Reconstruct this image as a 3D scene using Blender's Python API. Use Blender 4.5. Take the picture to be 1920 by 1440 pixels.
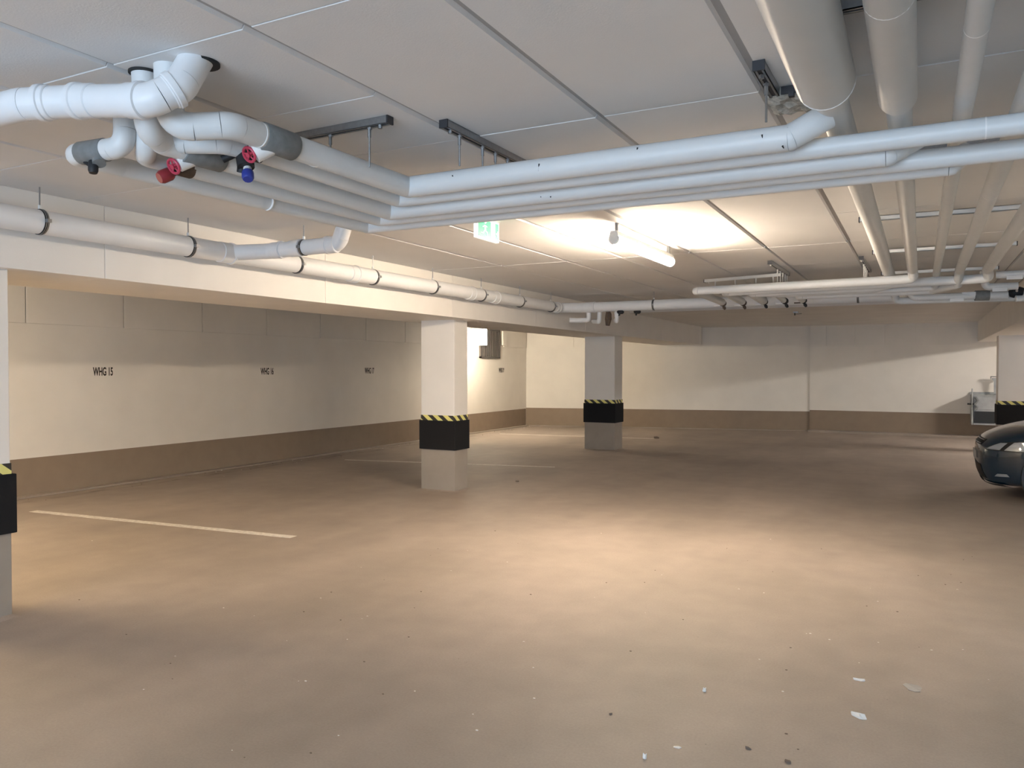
import bpy, bmesh, math, random
from mathutils import Vector, Matrix, Quaternion
random.seed(7)
S = bpy.context.scene
for o in list(bpy.data.objects): bpy.data.objects.remove(o)
COL = S.collection

# ------------------------------------------------------------------ camera
cam_d = bpy.data.cameras.new('camera'); cam = bpy.data.objects.new('camera', cam_d); COL.objects.link(cam)
cam_d.sensor_width = 36.0; cam_d.lens = 36.0*1472/1920; cam_d.clip_start = .05; cam_d.clip_end = 100
cam.location = (0, 0, 1.55)
cam.rotation_euler = (math.radians(90)-math.atan(28/1472), 0, math.radians(27.5))
S.camera = cam
# ------------------------------------------------------------------ world, exposure
W = bpy.data.worlds.new('world'); S.world = W; W.use_nodes = True
W.node_tree.nodes['Background'].inputs[0].default_value = (.50, .65, .83, 1)
W.node_tree.nodes['Background'].inputs[1].default_value = 6.3
S.view_settings.view_transform = 'Standard'; S.view_settings.look = 'None'
S.view_settings.gamma = 1; S.view_settings.exposure = 1.08; S.view_settings.use_curve_mapping = False
gate_light = bpy.data.lights.new('gate_portal', 'AREA'); gate_light.shape = 'RECTANGLE'; gate_light.size = 5.2; gate_light.size_y = 2.35
gate_light.cycles.is_portal = True
gate = bpy.data.objects.new('gate_portal', gate_light); COL.objects.link(gate); gate.location = (-1.0, -4.65, 1.175); gate.rotation_euler = (math.radians(90), 0, 0)
WARM = (1.0, .82, .63); COOL = (.52, .82, 1.0); NEUTRAL = (.90, .95, 1.0)
LAMP_MAIN = 130.0; LAMP_BAY = 75.0; LAMP_BAY_NEAR = 170.0; LAMP_BEHIND = 10.0; LAMP_RIGHT_FILL = 60.0; LAMP_RIGHT_FAR = 200.0

# ------------------------------------------------------------------ materials
def mat(name, col, rough=.6, metal=0, noise=0, nscale=8, bump=0, bscale=60, coat=0, spec=None):
    m = bpy.data.materials.new(name); m.use_nodes = True; nt = m.node_tree; b = nt.nodes['Principled BSDF']
    b.inputs['Base Color'].default_value = (*col, 1); b.inputs['Roughness'].default_value = rough
    b.inputs['Metallic'].default_value = metal
    if coat: b.inputs['Coat Weight'].default_value = coat; b.inputs['Coat Roughness'].default_value = .06
    if spec is not None: b.inputs['Specular IOR Level'].default_value = spec
    g = nt.nodes.new('ShaderNodeNewGeometry')
    if noise:
        n = nt.nodes.new('ShaderNodeTexNoise'); n.inputs['Scale'].default_value = nscale; n.inputs['Detail'].default_value = 5
        r = nt.nodes.new('ShaderNodeMapRange'); r.inputs[1].default_value = .3; r.inputs[2].default_value = .7
        r.inputs[3].default_value = 1-noise; r.inputs[4].default_value = 1+noise*.5
        mx = nt.nodes.new('ShaderNodeMix'); mx.data_type = 'RGBA'; mx.blend_type = 'MULTIPLY'; mx.inputs[0].default_value = 1
        nt.links.new(g.outputs['Position'], n.inputs['Vector']); nt.links.new(n.outputs['Fac'], r.inputs[0])
        mx.inputs[6].default_value = (*col, 1); nt.links.new(r.outputs[0], mx.inputs[7])
        nt.links.new(mx.outputs[2], b.inputs['Base Color'])
    if bump:
        n2 = nt.nodes.new('ShaderNodeTexNoise'); n2.inputs['Scale'].default_value = bscale; n2.inputs['Detail'].default_value = 3
        bp = nt.nodes.new('ShaderNodeBump'); bp.inputs['Strength'].default_value = bump; bp.inputs['Distance'].default_value = .004
        nt.links.new(g.outputs['Position'], n2.inputs['Vector']); nt.links.new(n2.outputs['Fac'], bp.inputs['Height'])
        nt.links.new(bp.outputs['Normal'], b.inputs['Normal'])
    return m
def emit(name, col, s, base=(.9,.9,.9)):
    m = mat(name, base, .4); b = m.node_tree.nodes['Principled BSDF']
    b.inputs['Emission Color'].default_value = (*col, 1); b.inputs['Emission Strength'].default_value = s
    return m
M = {}
M['wall'] = mat('wall_paint', (.80,.76,.70), .75, noise=.04, nscale=2.2, bump=.15, bscale=90)
M['beam'] = mat('beam_paint', (.82,.79,.75), .75, noise=.03, nscale=3, bump=.12, bscale=70)
M['panel'] = mat('ceiling_panel_paint', (.78,.775,.77), .8, noise=.03, nscale=2, bump=.15, bscale=140)
M['slab'] = mat('ceiling_joint', (.40,.395,.39), .9)
M['soffit'] = mat('plain_slab_paint', (.74,.72,.70), .8, noise=.06, nscale=1.5, bump=.2, bscale=30)
M['taupe'] = mat('taupe_band_paint', (.27,.205,.148), .7, noise=.07, nscale=5, bump=.1)
M['plinth'] = mat('pillar_plinth_paint', (.31,.27,.23), .7, noise=.06, nscale=6, bump=.1)
M['foam'] = mat('black_foam', (.012,.012,.013), .85, spec=.2)
M['pvc'] = mat('pipe_white_pvc', (.80,.815,.83), .38, noise=.02, nscale=9)
M['jacket'] = mat('pipe_jacket_grey_white', (.72,.735,.735), .42, noise=.03, nscale=7)
M['seam'] = mat('jacket_seam', (.88,.88,.87), .35)
M['greyfoil'] = mat('grey_insulation', (.20,.21,.21), .6, noise=.18, nscale=30, bump=.3, bscale=60)
M['rubber'] = mat('clamp_rubber', (.015,.015,.015), .7)
M['zinc'] = mat('galvanised_steel', (.36,.37,.38), .35, metal=.9, noise=.1, nscale=60)
M['zinclit'] = mat('lit_galvanised_steel', (.80,.80,.78), .45, metal=.5)  # paler copy of the zinc, light on the rail fronts put into the colour
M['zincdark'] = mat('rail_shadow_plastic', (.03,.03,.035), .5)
M['red'] = mat('valve_red', (.50,.045,.09), .4)
M['redcap'] = mat('valve_dull_red', (.30,.03,.04), .35)
M['blue'] = mat('valve_blue', (.03,.05,.30), .4)
M['blackrub'] = mat('valve_black', (.012,.013,.016), .6)
M['brown'] = mat('valve_brown', (.10,.07,.05), .7, noise=.3, nscale=40)
M['line'] = mat('floor_line_paint', (.74,.70,.64), .7, noise=.25, nscale=25)
M['mortar'] = mat('rough_mortar', (.50,.48,.43), .95, noise=.35, nscale=45, bump=1.0, bscale=70)
M['ink'] = mat('stencil_ink', (.035,.028,.022), .8)
M['debris'] = mat('paper_debris', (.80,.77,.72), .8)
M['film'] = mat('plastic_film', (.50,.47,.44), .15)
M['grit'] = mat('dark_grit', (.15,.115,.09), .9)
M['glass'] = mat('car_glass', (.01,.013,.016), .05)
M['carpaint'] = mat('car_dark_teal_paint', (.003,.016,.032), .22, metal=0, coat=.6)
M['carblack'] = mat('car_black_plastic', (.01,.011,.012), .45)
M['chrome'] = mat('chrome', (.85,.86,.88), .08, metal=1)
M['plate'] = mat('number_plate_white', (.75,.76,.76), .4)
M['tyre'] = mat('tyre_rubber', (.015,.015,.015), .85)
M['greymetal'] = mat('grey_sheet_metal', (.36,.37,.37), .5, metal=.3, noise=.15, nscale=9)
M['darkgrille'] = mat('grille_dark_metal', (.09,.08,.075), .6)
M['whiteplastic'] = mat('white_plastic', (.82,.82,.80), .4)
M['lampmain'] = emit('fluorescent_warm', WARM, LAMP_MAIN)
M['lampbay'] = emit('fluorescent_bay', (1,.86,.66), LAMP_BAY)
M['lampbayfront'] = emit('fluorescent_bay_front', (1,.90,.76), 4.0)
M['lampbaynear'] = emit('fluorescent_bay_near', (1,.78,.50), LAMP_BAY_NEAR)
M['lampbehind'] = emit('fluorescent_neutral', NEUTRAL, LAMP_BEHIND)
M['lamprightfill'] = emit('cool_fill', COOL, LAMP_RIGHT_FILL)
M['lampfar'] = emit('fluorescent_far', (1,.93,.86), LAMP_RIGHT_FAR)
M['signgreen'] = emit('sign_green', (.0,.62,.22), .60, (.0,.16,.07))
M['signwhite'] = emit('sign_white', (.9,1,.96), .45)
M['headlamp'] = mat('headlamp_glass', (.75,.8,.85), .08, metal=.6)

def hazard_material():
    m = bpy.data.materials.new('hazard_stripes'); m.use_nodes = True; nt = m.node_tree; b = nt.nodes['Principled BSDF']
    g = nt.nodes.new('ShaderNodeNewGeometry'); sx = nt.nodes.new('ShaderNodeSeparateXYZ'); nt.links.new(g.outputs['Position'], sx.inputs[0])
    def mt(op, a, c):
        n = nt.nodes.new('ShaderNodeMath'); n.operation = op
        for i, v in enumerate((a, c)):
            if isinstance(v, (int, float)): n.inputs[i].default_value = v
            else: nt.links.new(v, n.inputs[i])
        return n.outputs[0]
    u = mt('ADD', mt('ADD', sx.outputs[0], sx.outputs[1]), mt('MULTIPLY', sx.outputs[2], 1.25))
    fr = mt('FRACT', mt('MULTIPLY', mt('ADD', u, 20.0), 1/.152), 0)
    st = mt('GREATER_THAN', fr, .5)
    mx = nt.nodes.new('ShaderNodeMix'); mx.data_type = 'RGBA'
    mx.inputs[6].default_value = (.02,.018,.015,1); mx.inputs[7].default_value = (.78,.72,.24,1)
    nt.links.new(st, mx.inputs[0]); nt.links.new(mx.outputs[2], b.inputs['Base Color']); b.inputs['Roughness'].default_value = .5
    return m
M['hazard'] = hazard_material()

def floor_material():
    m = bpy.data.materials.new('concrete_floor'); m.use_nodes = True; nt = m.node_tree; b = nt.nodes['Principled BSDF']
    N = nt.nodes.new; L = nt.links.new
    g = N('ShaderNodeNewGeometry')
    def noise(scale, detail=5, vec=None, rough=.55):
        n = N('ShaderNodeTexNoise'); n.inputs['Scale'].default_value = scale; n.inputs['Detail'].default_value = detail
        n.inputs['Roughness'].default_value = rough
        L(vec or g.outputs['Position'], n.inputs['Vector']); return n.outputs['Fac']
    def ramp(f, a, c, lo, hi):
        r = N('ShaderNodeMapRange'); r.inputs[1].default_value = a; r.inputs[2].default_value = c
        r.inputs[3].default_value = lo; r.inputs[4].default_value = hi; L(f, r.inputs[0]); return r.outputs[0]
    def mul(a, c):
        n = N('ShaderNodeMath'); n.operation = 'MULTIPLY'; L(a, n.inputs[0]); L(c, n.inputs[1]); return n.outputs[0]
    mp = N('ShaderNodeMapping'); mp.inputs['Scale'].default_value = (1, .22, 1); mp.inputs['Rotation'].default_value = (0,0,math.radians(-12))
    L(g.outputs['Position'], mp.inputs['Vector'])
    v = mul(ramp(noise(.55, 4), .35, .65, .86, 1.06), ramp(noise(4, 6), .3, .7, .93, 1.04))
    v = mul(v, ramp(noise(1.1, 3, mp.outputs[0]), .4, .62, .90, 1.03))
    v = mul(v, ramp(noise(90, 3), .3, .7, .93, 1.05))
    vo = N('ShaderNodeTexVoronoi'); vo.inputs['Scale'].default_value = 7; L(g.outputs['Position'], vo.inputs['Vector'])
    v = mul(v, ramp(vo.outputs['Distance'], .015, .03, .55, 1.0))
    # grimy sweepings line about 30 cm from the left wall
    sx = N('ShaderNodeSeparateXYZ'); L(g.outputs['Position'], sx.inputs[0])
    def mth(op, a, c):
        n = N('ShaderNodeMath'); n.operation = op
        for i_, q in enumerate((a, c)):
            if isinstance(q, (int, float)): n.inputs[i_].default_value = q
            else: L(q, n.inputs[i_])
        return n.outputs[0]
    wob = mth('MULTIPLY', mth('SUBTRACT', noise(1.3, 4), .5), .35)
    dist = mth('ABSOLUTE', mth('ADD', mth('ADD', sx.outputs[0], 9.22), wob), 0)
    band = ramp(dist, .0, .075, 1.0, 0.0)
    patch = ramp(noise(2.6, 6), .42, .62, 0.0, 1.0)
    v = mul(v, mth('SUBTRACT', 1.0, mth('MULTIPLY', mth('MULTIPLY', band, patch), .42)))
    mx = N('ShaderNodeMix'); mx.data_type = 'RGBA'; mx.blend_type = 'MULTIPLY'; mx.inputs[0].default_value = 1
    mx.inputs[6].default_value = (.385, .320, .268, 1); L(v, mx.inputs[7]); L(mx.outputs[2], b.inputs['Base Color'])
    b.inputs['Roughness'].default_value = .62
    bp = N('ShaderNodeBump'); bp.inputs['Strength'].default_value = .15; bp.inputs['Distance'].default_value = .004
    L(noise(60), bp.inputs['Height']); L(bp.outputs['Normal'], b.inputs['Normal'])
    return m
M['floor'] = floor_material()

# ------------------------------------------------------------------ mesh helpers
def obj(name, bm, m=None, parent=None, smooth=False, loc=(0,0,0)):
    me = bpy.data.meshes.new(name)
    bmesh.ops.recalc_face_normals(bm, faces=bm.faces[:])
    bm.to_mesh(me); bm.free()
    if m: me.materials.append(M[m] if isinstance(m, str) else m)
    if smooth:
        me.polygons.foreach_set('use_smooth', [True]*len(me.polygons))
        me.set_sharp_from_angle(angle=math.radians(38))
    o = bpy.data.objects.new(name, me); COL.objects.link(o); o.location = loc
    if parent: o.parent = parent
    return o
def tag(o, label, cat, group=None):
    o['label'] = label; o['category'] = cat
    if group: o['group'] = group
    return o
def thing(name, label, cat, loc=(0,0,0), group=None):
    o = bpy.data.objects.new(name, None); COL.objects.link(o); o.location = loc; o.empty_display_size = .1
    return tag(o, label, cat, group)
def struct(o): o['kind'] = 'structure'; return o
def rel(parent):   # world->parent offset for objects built in world coordinates
    return -Vector(parent.location)
def box(bm, a, c, bev=0):
    a = Vector(a); c = Vector(c)
    r = bmesh.ops.create_cube(bm, size=1, matrix=Matrix.Translation((a+c)/2) @ Matrix.Diagonal((*(c-a), 1)))
    if bev:
        es = list({e for v in r['verts'] for e in v.link_edges})
        bmesh.ops.bevel(bm, geom=es, offset=bev, segments=2, affect='EDGES', profile=.5)
    return r
def B(*boxes, bev=0):
    bm = bmesh.new()
    for a, c in boxes: box(bm, a, c, bev)
    return bm
def sweep(bm, pts, rad, n=20, cap=True):
    """tube along a list of points, radius constant or list"""
    pts = [Vector(p) for p in pts]; rads = rad if isinstance(rad, (list, tuple)) else [rad]*len(pts)
    t0 = (pts[1]-pts[0]).normalized(); up = Vector((0,0,1)) if abs(t0.z) < .9 else Vector((1,0,0))
    u = t0.cross(up).normalized(); prev = t0; rings = []
    for i, p in enumerate(pts):
        if i == 0: t = t0
        elif i == len(pts)-1: t = (pts[i]-pts[i-1]).normalized()
        else:
            t = ((pts[i+1]-pts[i]).normalized() + (pts[i]-pts[i-1]).normalized())
            t = t.normalized() if t.length > 1e-6 else prev
        q = prev.rotation_difference(t); u = (q @ u); u = (u - t*u.dot(t)).normalized(); v = t.cross(u); prev = t
        rings.append([bm.verts.new(p + (u*math.cos(2*math.pi*k/n) + v*math.sin(2*math.pi*k/n))*rads[i]) for k in range(n)])
    for a, c in zip(rings, rings[1:]):
        for k in range(n): bm.faces.new((a[k], a[(k+1) % n], c[(k+1) % n], c[k]))
    if cap:
        bm.faces.new(rings[0]); bm.faces.new(rings[-1])
    return bm
def T(pts, rad, n=20, cap=True): return sweep(bmesh.new(), pts, rad, n, cap)
def cyl(a, c, r, n=20): return T([a, c], r, n)
def segs(points, bend):
    """split a polyline into ('run', pts) and ('elbow', pts) with rounded corners"""
    P = [Vector(p) for p in points]; out = []; cur = P[0]
    for i in range(1, len(P)-1):
        a = (P[i-1]-P[i]); c = (P[i+1]-P[i]); la, lc = a.length, c.length; a.normalize(); c.normalize()
        ang = a.angle(c); bd = bend[i-1] if isinstance(bend, (list, tuple)) else bend
        d = min(bd/math.tan(ang/2), la*.49, lc*.49) if ang < 3.1 else .01
        s, e = P[i]+a*d, P[i]+c*d
        out.append(('run', [cur, s]))
        arc = [s*(1-t)**2 + P[i]*2*t*(1-t) + e*t*t for t in [k/8 for k in range(9)]]
        out.append(('elbow', arc)); cur = e
    out.append(('run', [cur, P[-1]]))
    return out
def ringat(p, d, r, w, n=24, r2=None):
    p = Vector(p); d = Vector(d).normalized()
    return T([p-d*w/2, p-d*w*.3, p+d*w*.3, p+d*w/2], [r*.985, r2 or r, r2 or r, r*.985], n)
def pipe(name, label, cat, pts, r, bend=.1, m='jacket', group=None, seams=(), sockets=(), n=24, end='end_cap', marks=()):
    """pipe with runs and elbows as parts. seams/sockets: (point, direction[, width])"""
    t = thing(name, label, cat, pts[0], group); off = rel(t)
    for k, (kind, sp) in enumerate(segs(pts, bend)):
        if (sp[-1]-sp[0]).length < 1e-4: continue
        if kind == 'run': o = obj('pipe_run', T(sp, r, n), m, t, True)
        else: o = obj('elbow', T(sp, r*1.015, n), m, t, True)
        o.location = off
    for s in seams:
        o = obj('jacket_seam', ringat(s[0], s[1], r*1.02, s[2] if len(s) > 2 else .006), 'seam', t, True); o.location = off
    for s in sockets:
        p, d, w = Vector(s[0]), Vector(s[1]).normalized(), s[2]
        o = obj('socket', T([p-d*w/2, p-d*(w/2-.004), p+d*(w/2-.028), p+d*(w/2-.024), p+d*(w/2-.004), p+d*w/2],
                [r*1.01, r*1.07, r*1.07, r*1.15, r*1.15, r*1.01], n), m, t, True); o.location = off
    for p, q in marks:   # small dark gaps in the jacket
        o = obj('gap_mark', T([p, q], [.0036, .0016], 6), 'rubber', t); o.location = off
    return t
def rail(label, a, c, rods=(), group='mounting rails', cat='rail', h=.035, w=.04, rodr=.0045, zm='zinc'):
    """perforated steel channel under the ceiling from a to c (z = underside), rods: (x,y,z_bottom)"""
    a, c = Vector(a), Vector(c); t = thing('mounting_rail', label, cat, a, group); off = rel(t)
    d = (c-a).normalized(); s = Vector((-d.y, d.x, 0)); up = Vector((0,0,1))
    def prism(p, q, w0, w1, z0, z1):
        bm = bmesh.new(); v = []
        for e in (p, q):
            for ww, zz in ((w0,z0),(w1,z0),(w1,z1),(w0,z1)): v.append(bm.verts.new(e+s*ww+up*zz))
        for f in ((0,1,2,3),(4,5,6,7),(0,1,5,4),(1,2,6,5),(2,3,7,6),(3,0,4,7)): bm.faces.new([v[i] for i in f])
        return bm
    bm = bmesh.new()
    for w0, w1, z0, z1 in ((-w/2,-w/2+.004,0,h),(w/2-.004,w/2,0,h),(-w/2,w/2,h-.004,h),(-w/2,-w/2+.012,0,.003),(w/2-.012,w/2,0,.003)):
        b2 = prism(a, c, w0, w1, z0, z1); me = bpy.data.meshes.new('t'); b2.to_mesh(me); b2.free(); bm.from_mesh(me); bpy.data.meshes.remove(me)
    obj('channel', bm, zm, t, loc=off)
    obj('slot_shade', prism(a+d*.004, c-d*.004, -w/2+.0125, w/2-.0125, .004, h-.006), 'zincdark', t, loc=off)  # dark fill standing in for the shade inside the open channel
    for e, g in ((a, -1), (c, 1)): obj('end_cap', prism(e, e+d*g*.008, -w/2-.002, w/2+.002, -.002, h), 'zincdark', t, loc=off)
    for i, (x, y, z) in enumerate(rods):
        top = a.z+.01
        r_ = obj('threaded_rod', cyl((x,y,top),(x,y,z), rodr, 8), zm, t, True, off)
        sl = obj('rod_coupling', cyl((x,y,a.z-.045),(x,y,a.z-.004), rodr*1.75, 8), zm, t, True, off)
        obj('hex_nut', cyl((x,y,a.z-.010),(x,y,a.z-.002), rodr*2.8, 6), zm, t, False, off)
    for e in (a+d*.05,):
        obj('anchor_bolt', cyl(e+up*-.014, e+up*.0, .010, 6), zm, t, False, off)
    return t
def clamp(parent_label, p, d, r, rodtop=None, group='pipe clamps on the drain pipe', n=28):
    """two-band pipe clamp around point p along direction d"""
    p = Vector(p); d = Vector(d).normalized(); t = thing('pipe_clamp', parent_label, 'clamp', p, group); off = rel(t)
    obj('rubber_lining', T([p-d*.013, p+d*.013], r*1.045, n), 'rubber', t, True, off)
    obj('steel_band', T([p-d*.008, p-d*.003], r*1.085, n), 'zinc', t, True, off)
    obj('steel_band', T([p+d*.003, p+d*.008], r*1.085, n), 'zinc', t, True, off)
    s = Vector((0,0,1)).cross(d).normalized()
    for g in (-1, 1): obj('band_screw', B((p+s*g*(r*1.05)-Vector((.012,.012,.010)), p+s*g*(r*1.2)+Vector((.012,.012,.010)))), 'zinc', t, False, off)
    if rodtop:
        q = p+Vector((0,0,r))
        obj('socket_nut', cyl(q, q+Vector((0,0,.028)), .011, 6), 'whiteplastic', t, False, off)
        obj('hanger_rod', cyl(q, (q.x,q.y,rodtop), .0045, 8), 'zinc', t, True, off)
    return t

# ------------------------------------------------------------------ room shell
CEIL = 2.67
XL, XR, YN, YF = -9.6, 6.6, -4.5, 14.4
floor = struct(obj('floor', B(((XL-.3, YN-.3, -.25), (XR+.3, 22.0, 0))), 'floor'))
ceiling = struct(obj('ceiling', B(((XL-.3, YN-.3, CEIL+.012), (XR+.3, YF+.1, CEIL+.25))), 'slab'))
soffit = struct(obj('ceiling', B(((XL-.3, YF+.02, 2.625), (XR+.3, 22.0, CEIL+.25))), 'soffit'))
# insulation panels glued under the slab of the drive aisle: every panel is a piece
xs = [-4.98, -4.02, -3.25, -2.66, -1.97, -1.27, -.57, .14, .85, 1.12]
ys = [-4.5, -3.7, -2.3, -.9, .5, 1.90, 3.28, 4.68, 6.09, 7.5, 8.9, 10.3, 11.7, 13.1, 14.42]
def chamfer_panel(x0, x1, y0, y1, dz, gx=.013, gy=.0022):
    bm = bmesh.new(); zt = CEIL+.012; zb = CEIL-dz; c = .008
    v = [bm.verts.new(p) for p in ((x0+gx,y0+gy,zt),(x1-gx,y0+gy,zt),(x1-gx,y1-gy,zt),(x0+gx,y1-gy,zt),
         (x0+gx+c,y0+gy,zb),(x1-gx-c,y0+gy,zb),(x1-gx-c,y1-gy,zb),(x0+gx+c,y1-gy,zb))]
    for f in ((0,1,2,3),(4,5,6,7),(0,1,5,4),(1,2,6,5),(2,3,7,6),(3,0,4,7)): bm.faces.new([v[i] for i in f])
    return bm
rowdz = [0,0,0,0,0,.0025,.002,.003,.003,.004,.004,.003,.003,.003]
for j in range(len(ys)-1):
    for i in range(len(xs)-1):
        dz = rowdz[j] + random.uniform(0,.0015)
        if j == 6: dz = .005+random.uniform(0,.001)
        cells = [(ys[j], ys[j+1])]
        if j == 5 and i in (0,1,2,3): cells = [(ys[j], 2.60), (2.60, ys[j+1])]
        for k, (y0, y1) in enumerate(cells):
            far = j >= 9
            obj('ceiling_panel', chamfer_panel(xs[i], xs[i+1], y0, y1, dz+.0015*k, .013 if not far else .006), 'panel', ceiling)

# left wall
wl = struct(obj('wall_left', B(((XL-.25, YN-.3, 0), (XL, 20.0, 2.9))), 'wall'))
obj('painted_band', B(((XL, YN, 0), (XL+.004, 19.26, .468))), 'taupe', wl)
yj = [-2.1, -.8, .5, 1.80, 3.10, 4.40, 5.70, 7.01, 8.32, 9.63, 10.93, 12.24, 13.55, 14.86, 16.2]
for a, c in zip(yj, yj[1:]): obj('insulation_block', B(((XL, a+.006, 2.105), (XL+.03, c-.006, 2.74)), bev=.004), 'wall', wl)
obj('insulation_block', B(((XL, 17.95, 2.125), (XL+.03, 19.24, 2.74)), bev=.004), 'wall', wl)
# back wall: an oblique piece and a straight piece with a small return between them
A0, A1, A2 = Vector((-9.62, 19.28, 0)), Vector((-2.45, 20.85, 0)), Vector((-2.45, 20.80, 0))
A3 = Vector((XR+.3, 20.55, 0))
def wallprism(p, q, z0, z1, th, out=0):
    d = (q-p).normalized(); nrm = Vector((d.y, -d.x, 0)); bm = bmesh.new(); v = []
    for z in (z0, z1):
        for e in (p+nrm*out, q+nrm*out, q-nrm*th, p-nrm*th): v.append(bm.verts.new((e.x, e.y, z)))
    for f in ((0,1,2,3),(4,5,6,7),(0,1,5,4),(1,2,6,5),(2,3,7,6),(3,0,4,7)): bm.faces.new([v[i] for i in f])
    return bm
wb = struct(obj('wall_back', wallprism(A0-(A1-A0).normalized()*.6, A1, 0, 2.9, .3), 'wall'))
wb2 = struct(obj('wall_back', wallprism(A2, A3, 0, 2.9, .3), 'wall'))
bm = wallprism(A0, A1, 0, .49, 0, .004); obj('painted_band', bm, 'taupe', wb)
obj('painted_band', wallprism(A2, A3, 0, .53, 0, .004), 'taupe', wb2)
dA = (A1-A0).normalized(); LA = (A1-A0).length; s = .1
while s < LA-.05:
    e = min(s+1.25, LA); obj('insulation_block', wallprism(A0+dA*(s+.006), A0+dA*(e-.006), 2.13, 2.74, 0, .022), 'wall', wb); s += 1.25
dB = (A3-A2).normalized(); s = .0
for wd in [.38]+[.655]*13:
    obj('insulation_block', wallprism(A2+dB*(s+.010), A2+dB*(s+wd-.010), 2.12, 2.74, 0, .022), 'wall', wb2); s += wd
struct(obj('wall_right', B(((XR, YN-.3, 0), (XR+.25, 21.5, 2.9))), 'wall'))
# wall behind the camera with the garage gateway open to daylight
struct(obj('wall_front', B(((XL-.3, YN-.3, 0), (-3.6, YN, 2.9)), ((1.6, YN-.3, 0), (XR+.3, YN, 2.9)), ((-3.6, YN-.3, 2.35), (1.6, YN, 2.9))), 'wall'))
# low screed kerbs along the walls
struct(obj('trim_1', B(((XL+.005, YN, 0), (XL+.12, 19.2, .022)), bev=.006), 'floor'))
struct(obj('trim_2', wallprism(A0+dA*.1, A1, 0, .02, 0, .10), 'floor'))
struct(obj('trim_3', wallprism(A2, A3, 0, .045, 0, .30), 'floor'))

# ------------------------------------------------------------------ beams
def beam(label, x0, x1, y0, y1, joints):
    t = thing('concrete_beam', label, 'beam', ((x0+x1)/2, (y0+y1)/2, 2.17)); off = rel(t)
    obj('beam_core', B(((x0+.012, y0, 2.172), (x1-.012, y1, CEIL+.02))), 'beam', t, loc=off)
    js = [y0]+joints+[y1]
    for a, c in zip(js, js[1:]): obj('cladding_panel', B(((x0, a+.0015, 2.17), (x1, c-.0015, CEIL+.015)), bev=.003), 'beam', t, loc=off)
    return t
beam('long white beam above the left parking bays, carrying the drain pipe', -5.98, -4.97, YN, 20.0,
     [-2.9,-1.6,-.3,1.0,2.2,3.5,5.75,8.0,10.3,12.2,14.3,16.6])
beam('white beam at the right side above the parked car', 1.14, 2.14, YN, 20.8, [-2,.5,3,5.5,8,10.5,13,15.5,18])

# ------------------------------------------------------------------ pillars
def pillar(label, x0, x1, y0, y1, pad=.02):
    t = thing('concrete_pillar', label, 'pillar', ((x0+x1)/2, (y0+y1)/2, 0), 'concrete pillars with bumper pads'); off = rel(t)
    obj('shaft', B(((x0,y0,.50),(x1,y1,2.172)), bev=.006), 'beam', t, loc=off)
    obj('painted_base', B(((x0-.002,y0-.002,0),(x1+.002,y1+.002,.53)), bev=.006), 'plinth', t, loc=off)
    obj('foam_pad', B(((x0-pad,y0-pad,.525),(x1+pad,y1+pad,.895)), bev=.005), 'foam', t, loc=off)
    obj('hazard_tape', B(((x0-.004,y0-.004,.885),(x1+.004,y1+.004,.962))), 'hazard', t, loc=off)
    # lumpy screed fillet round the foot
    bm = bmesh.new(); rng = random.Random(label)
    per = []
    for (ax, ay), (cx_, cy_) in (((x0,y0),(x1,y0)),((x1,y0),(x1,y1)),((x1,y1),(x0,y1)),((x0,y1),(x0,y0))):
        for k in range(6): per.append((ax+(cx_-ax)*k/6, ay+(cy_-ay)*k/6))
    mx_, my_ = (x0+x1)/2, (y0+y1)/2
    inn = [bm.verts.new((p[0], p[1], .014)) for p in per]
    out = []
    for p in per:
        d = Vector((p[0]-mx_, p[1]-my_)); d = d.normalized()*rng.uniform(.03,.075); out.append(bm.verts.new((p[0]+d.x, p[1]+d.y, .0)))
    for k in range(len(per)): bm.faces.new((inn[k], inn[(k+1)%len(per)], out[(k+1)%len(per)], out[k]))
    obj('foot_fillet', bm, 'floor', t, True, off)
    return t
pillar('near white pillar cut off by the left edge of the photo', -5.62, -5.05, 2.44, 2.90, .025)
pillar('middle white pillar with black pad and yellow-black tape, nearest whole one', -5.70, -5.20, 8.42, 8.74)
pillar('farther white pillar with black pad standing before the back wall', -5.76, -5.15, 14.11, 14.54)
pillar('white pillar behind the dark car at the right edge', 1.27, 1.79, 17.0, 17.42)

# ------------------------------------------------------------------ bay numbers on the left wall
def stencil(text, y, z, h, label):
    cu = bpy.data.curves.new('bay_number', 'FONT'); cu.body = text; cu.size = h/.70; cu.align_x = 'CENTER'; cu.align_y = 'CENTER'
    cu.extrude = .0008; cu.offset = .004; cu.space_character = 1.0
    tmp = bpy.data.objects.new('tmp', cu); COL.objects.link(tmp)
    dg = bpy.context.evaluated_depsgraph_get(); me = bpy.data.meshes.new_from_object(tmp.evaluated_get(dg))
    bpy.data.objects.remove(tmp)
    me.materials.clear(); me.materials.append(M['ink'])
    me.transform(Matrix.Diagonal((.50, 1, 1, 1)))
    o = bpy.data.objects.new('bay_number', me); COL.objects.link(o)
    o.location = (XL+.0022, y, z); o.rotation_euler = (math.radians(90), 0, math.radians(90))
    tag(o, label, 'lettering', 'bay numbers stencilled on the left wall')
stencil('WHG 15', 6.72, 1.512, .105, 'largest stencilled flat number WHG 15, beside the near left pillar')
stencil('WHG 16', 9.66, 1.508, .105, 'stencilled flat number WHG 16 halfway along the left wall')
stencil('WHG 17', 12.38, 1.512, .105, 'black stencilled WHG 17 left of the middle pillar')
stencil('WHG 19', 17.85, 1.515, .105, 'tiny stencilled WHG 19 below the dark wall grille')

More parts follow.
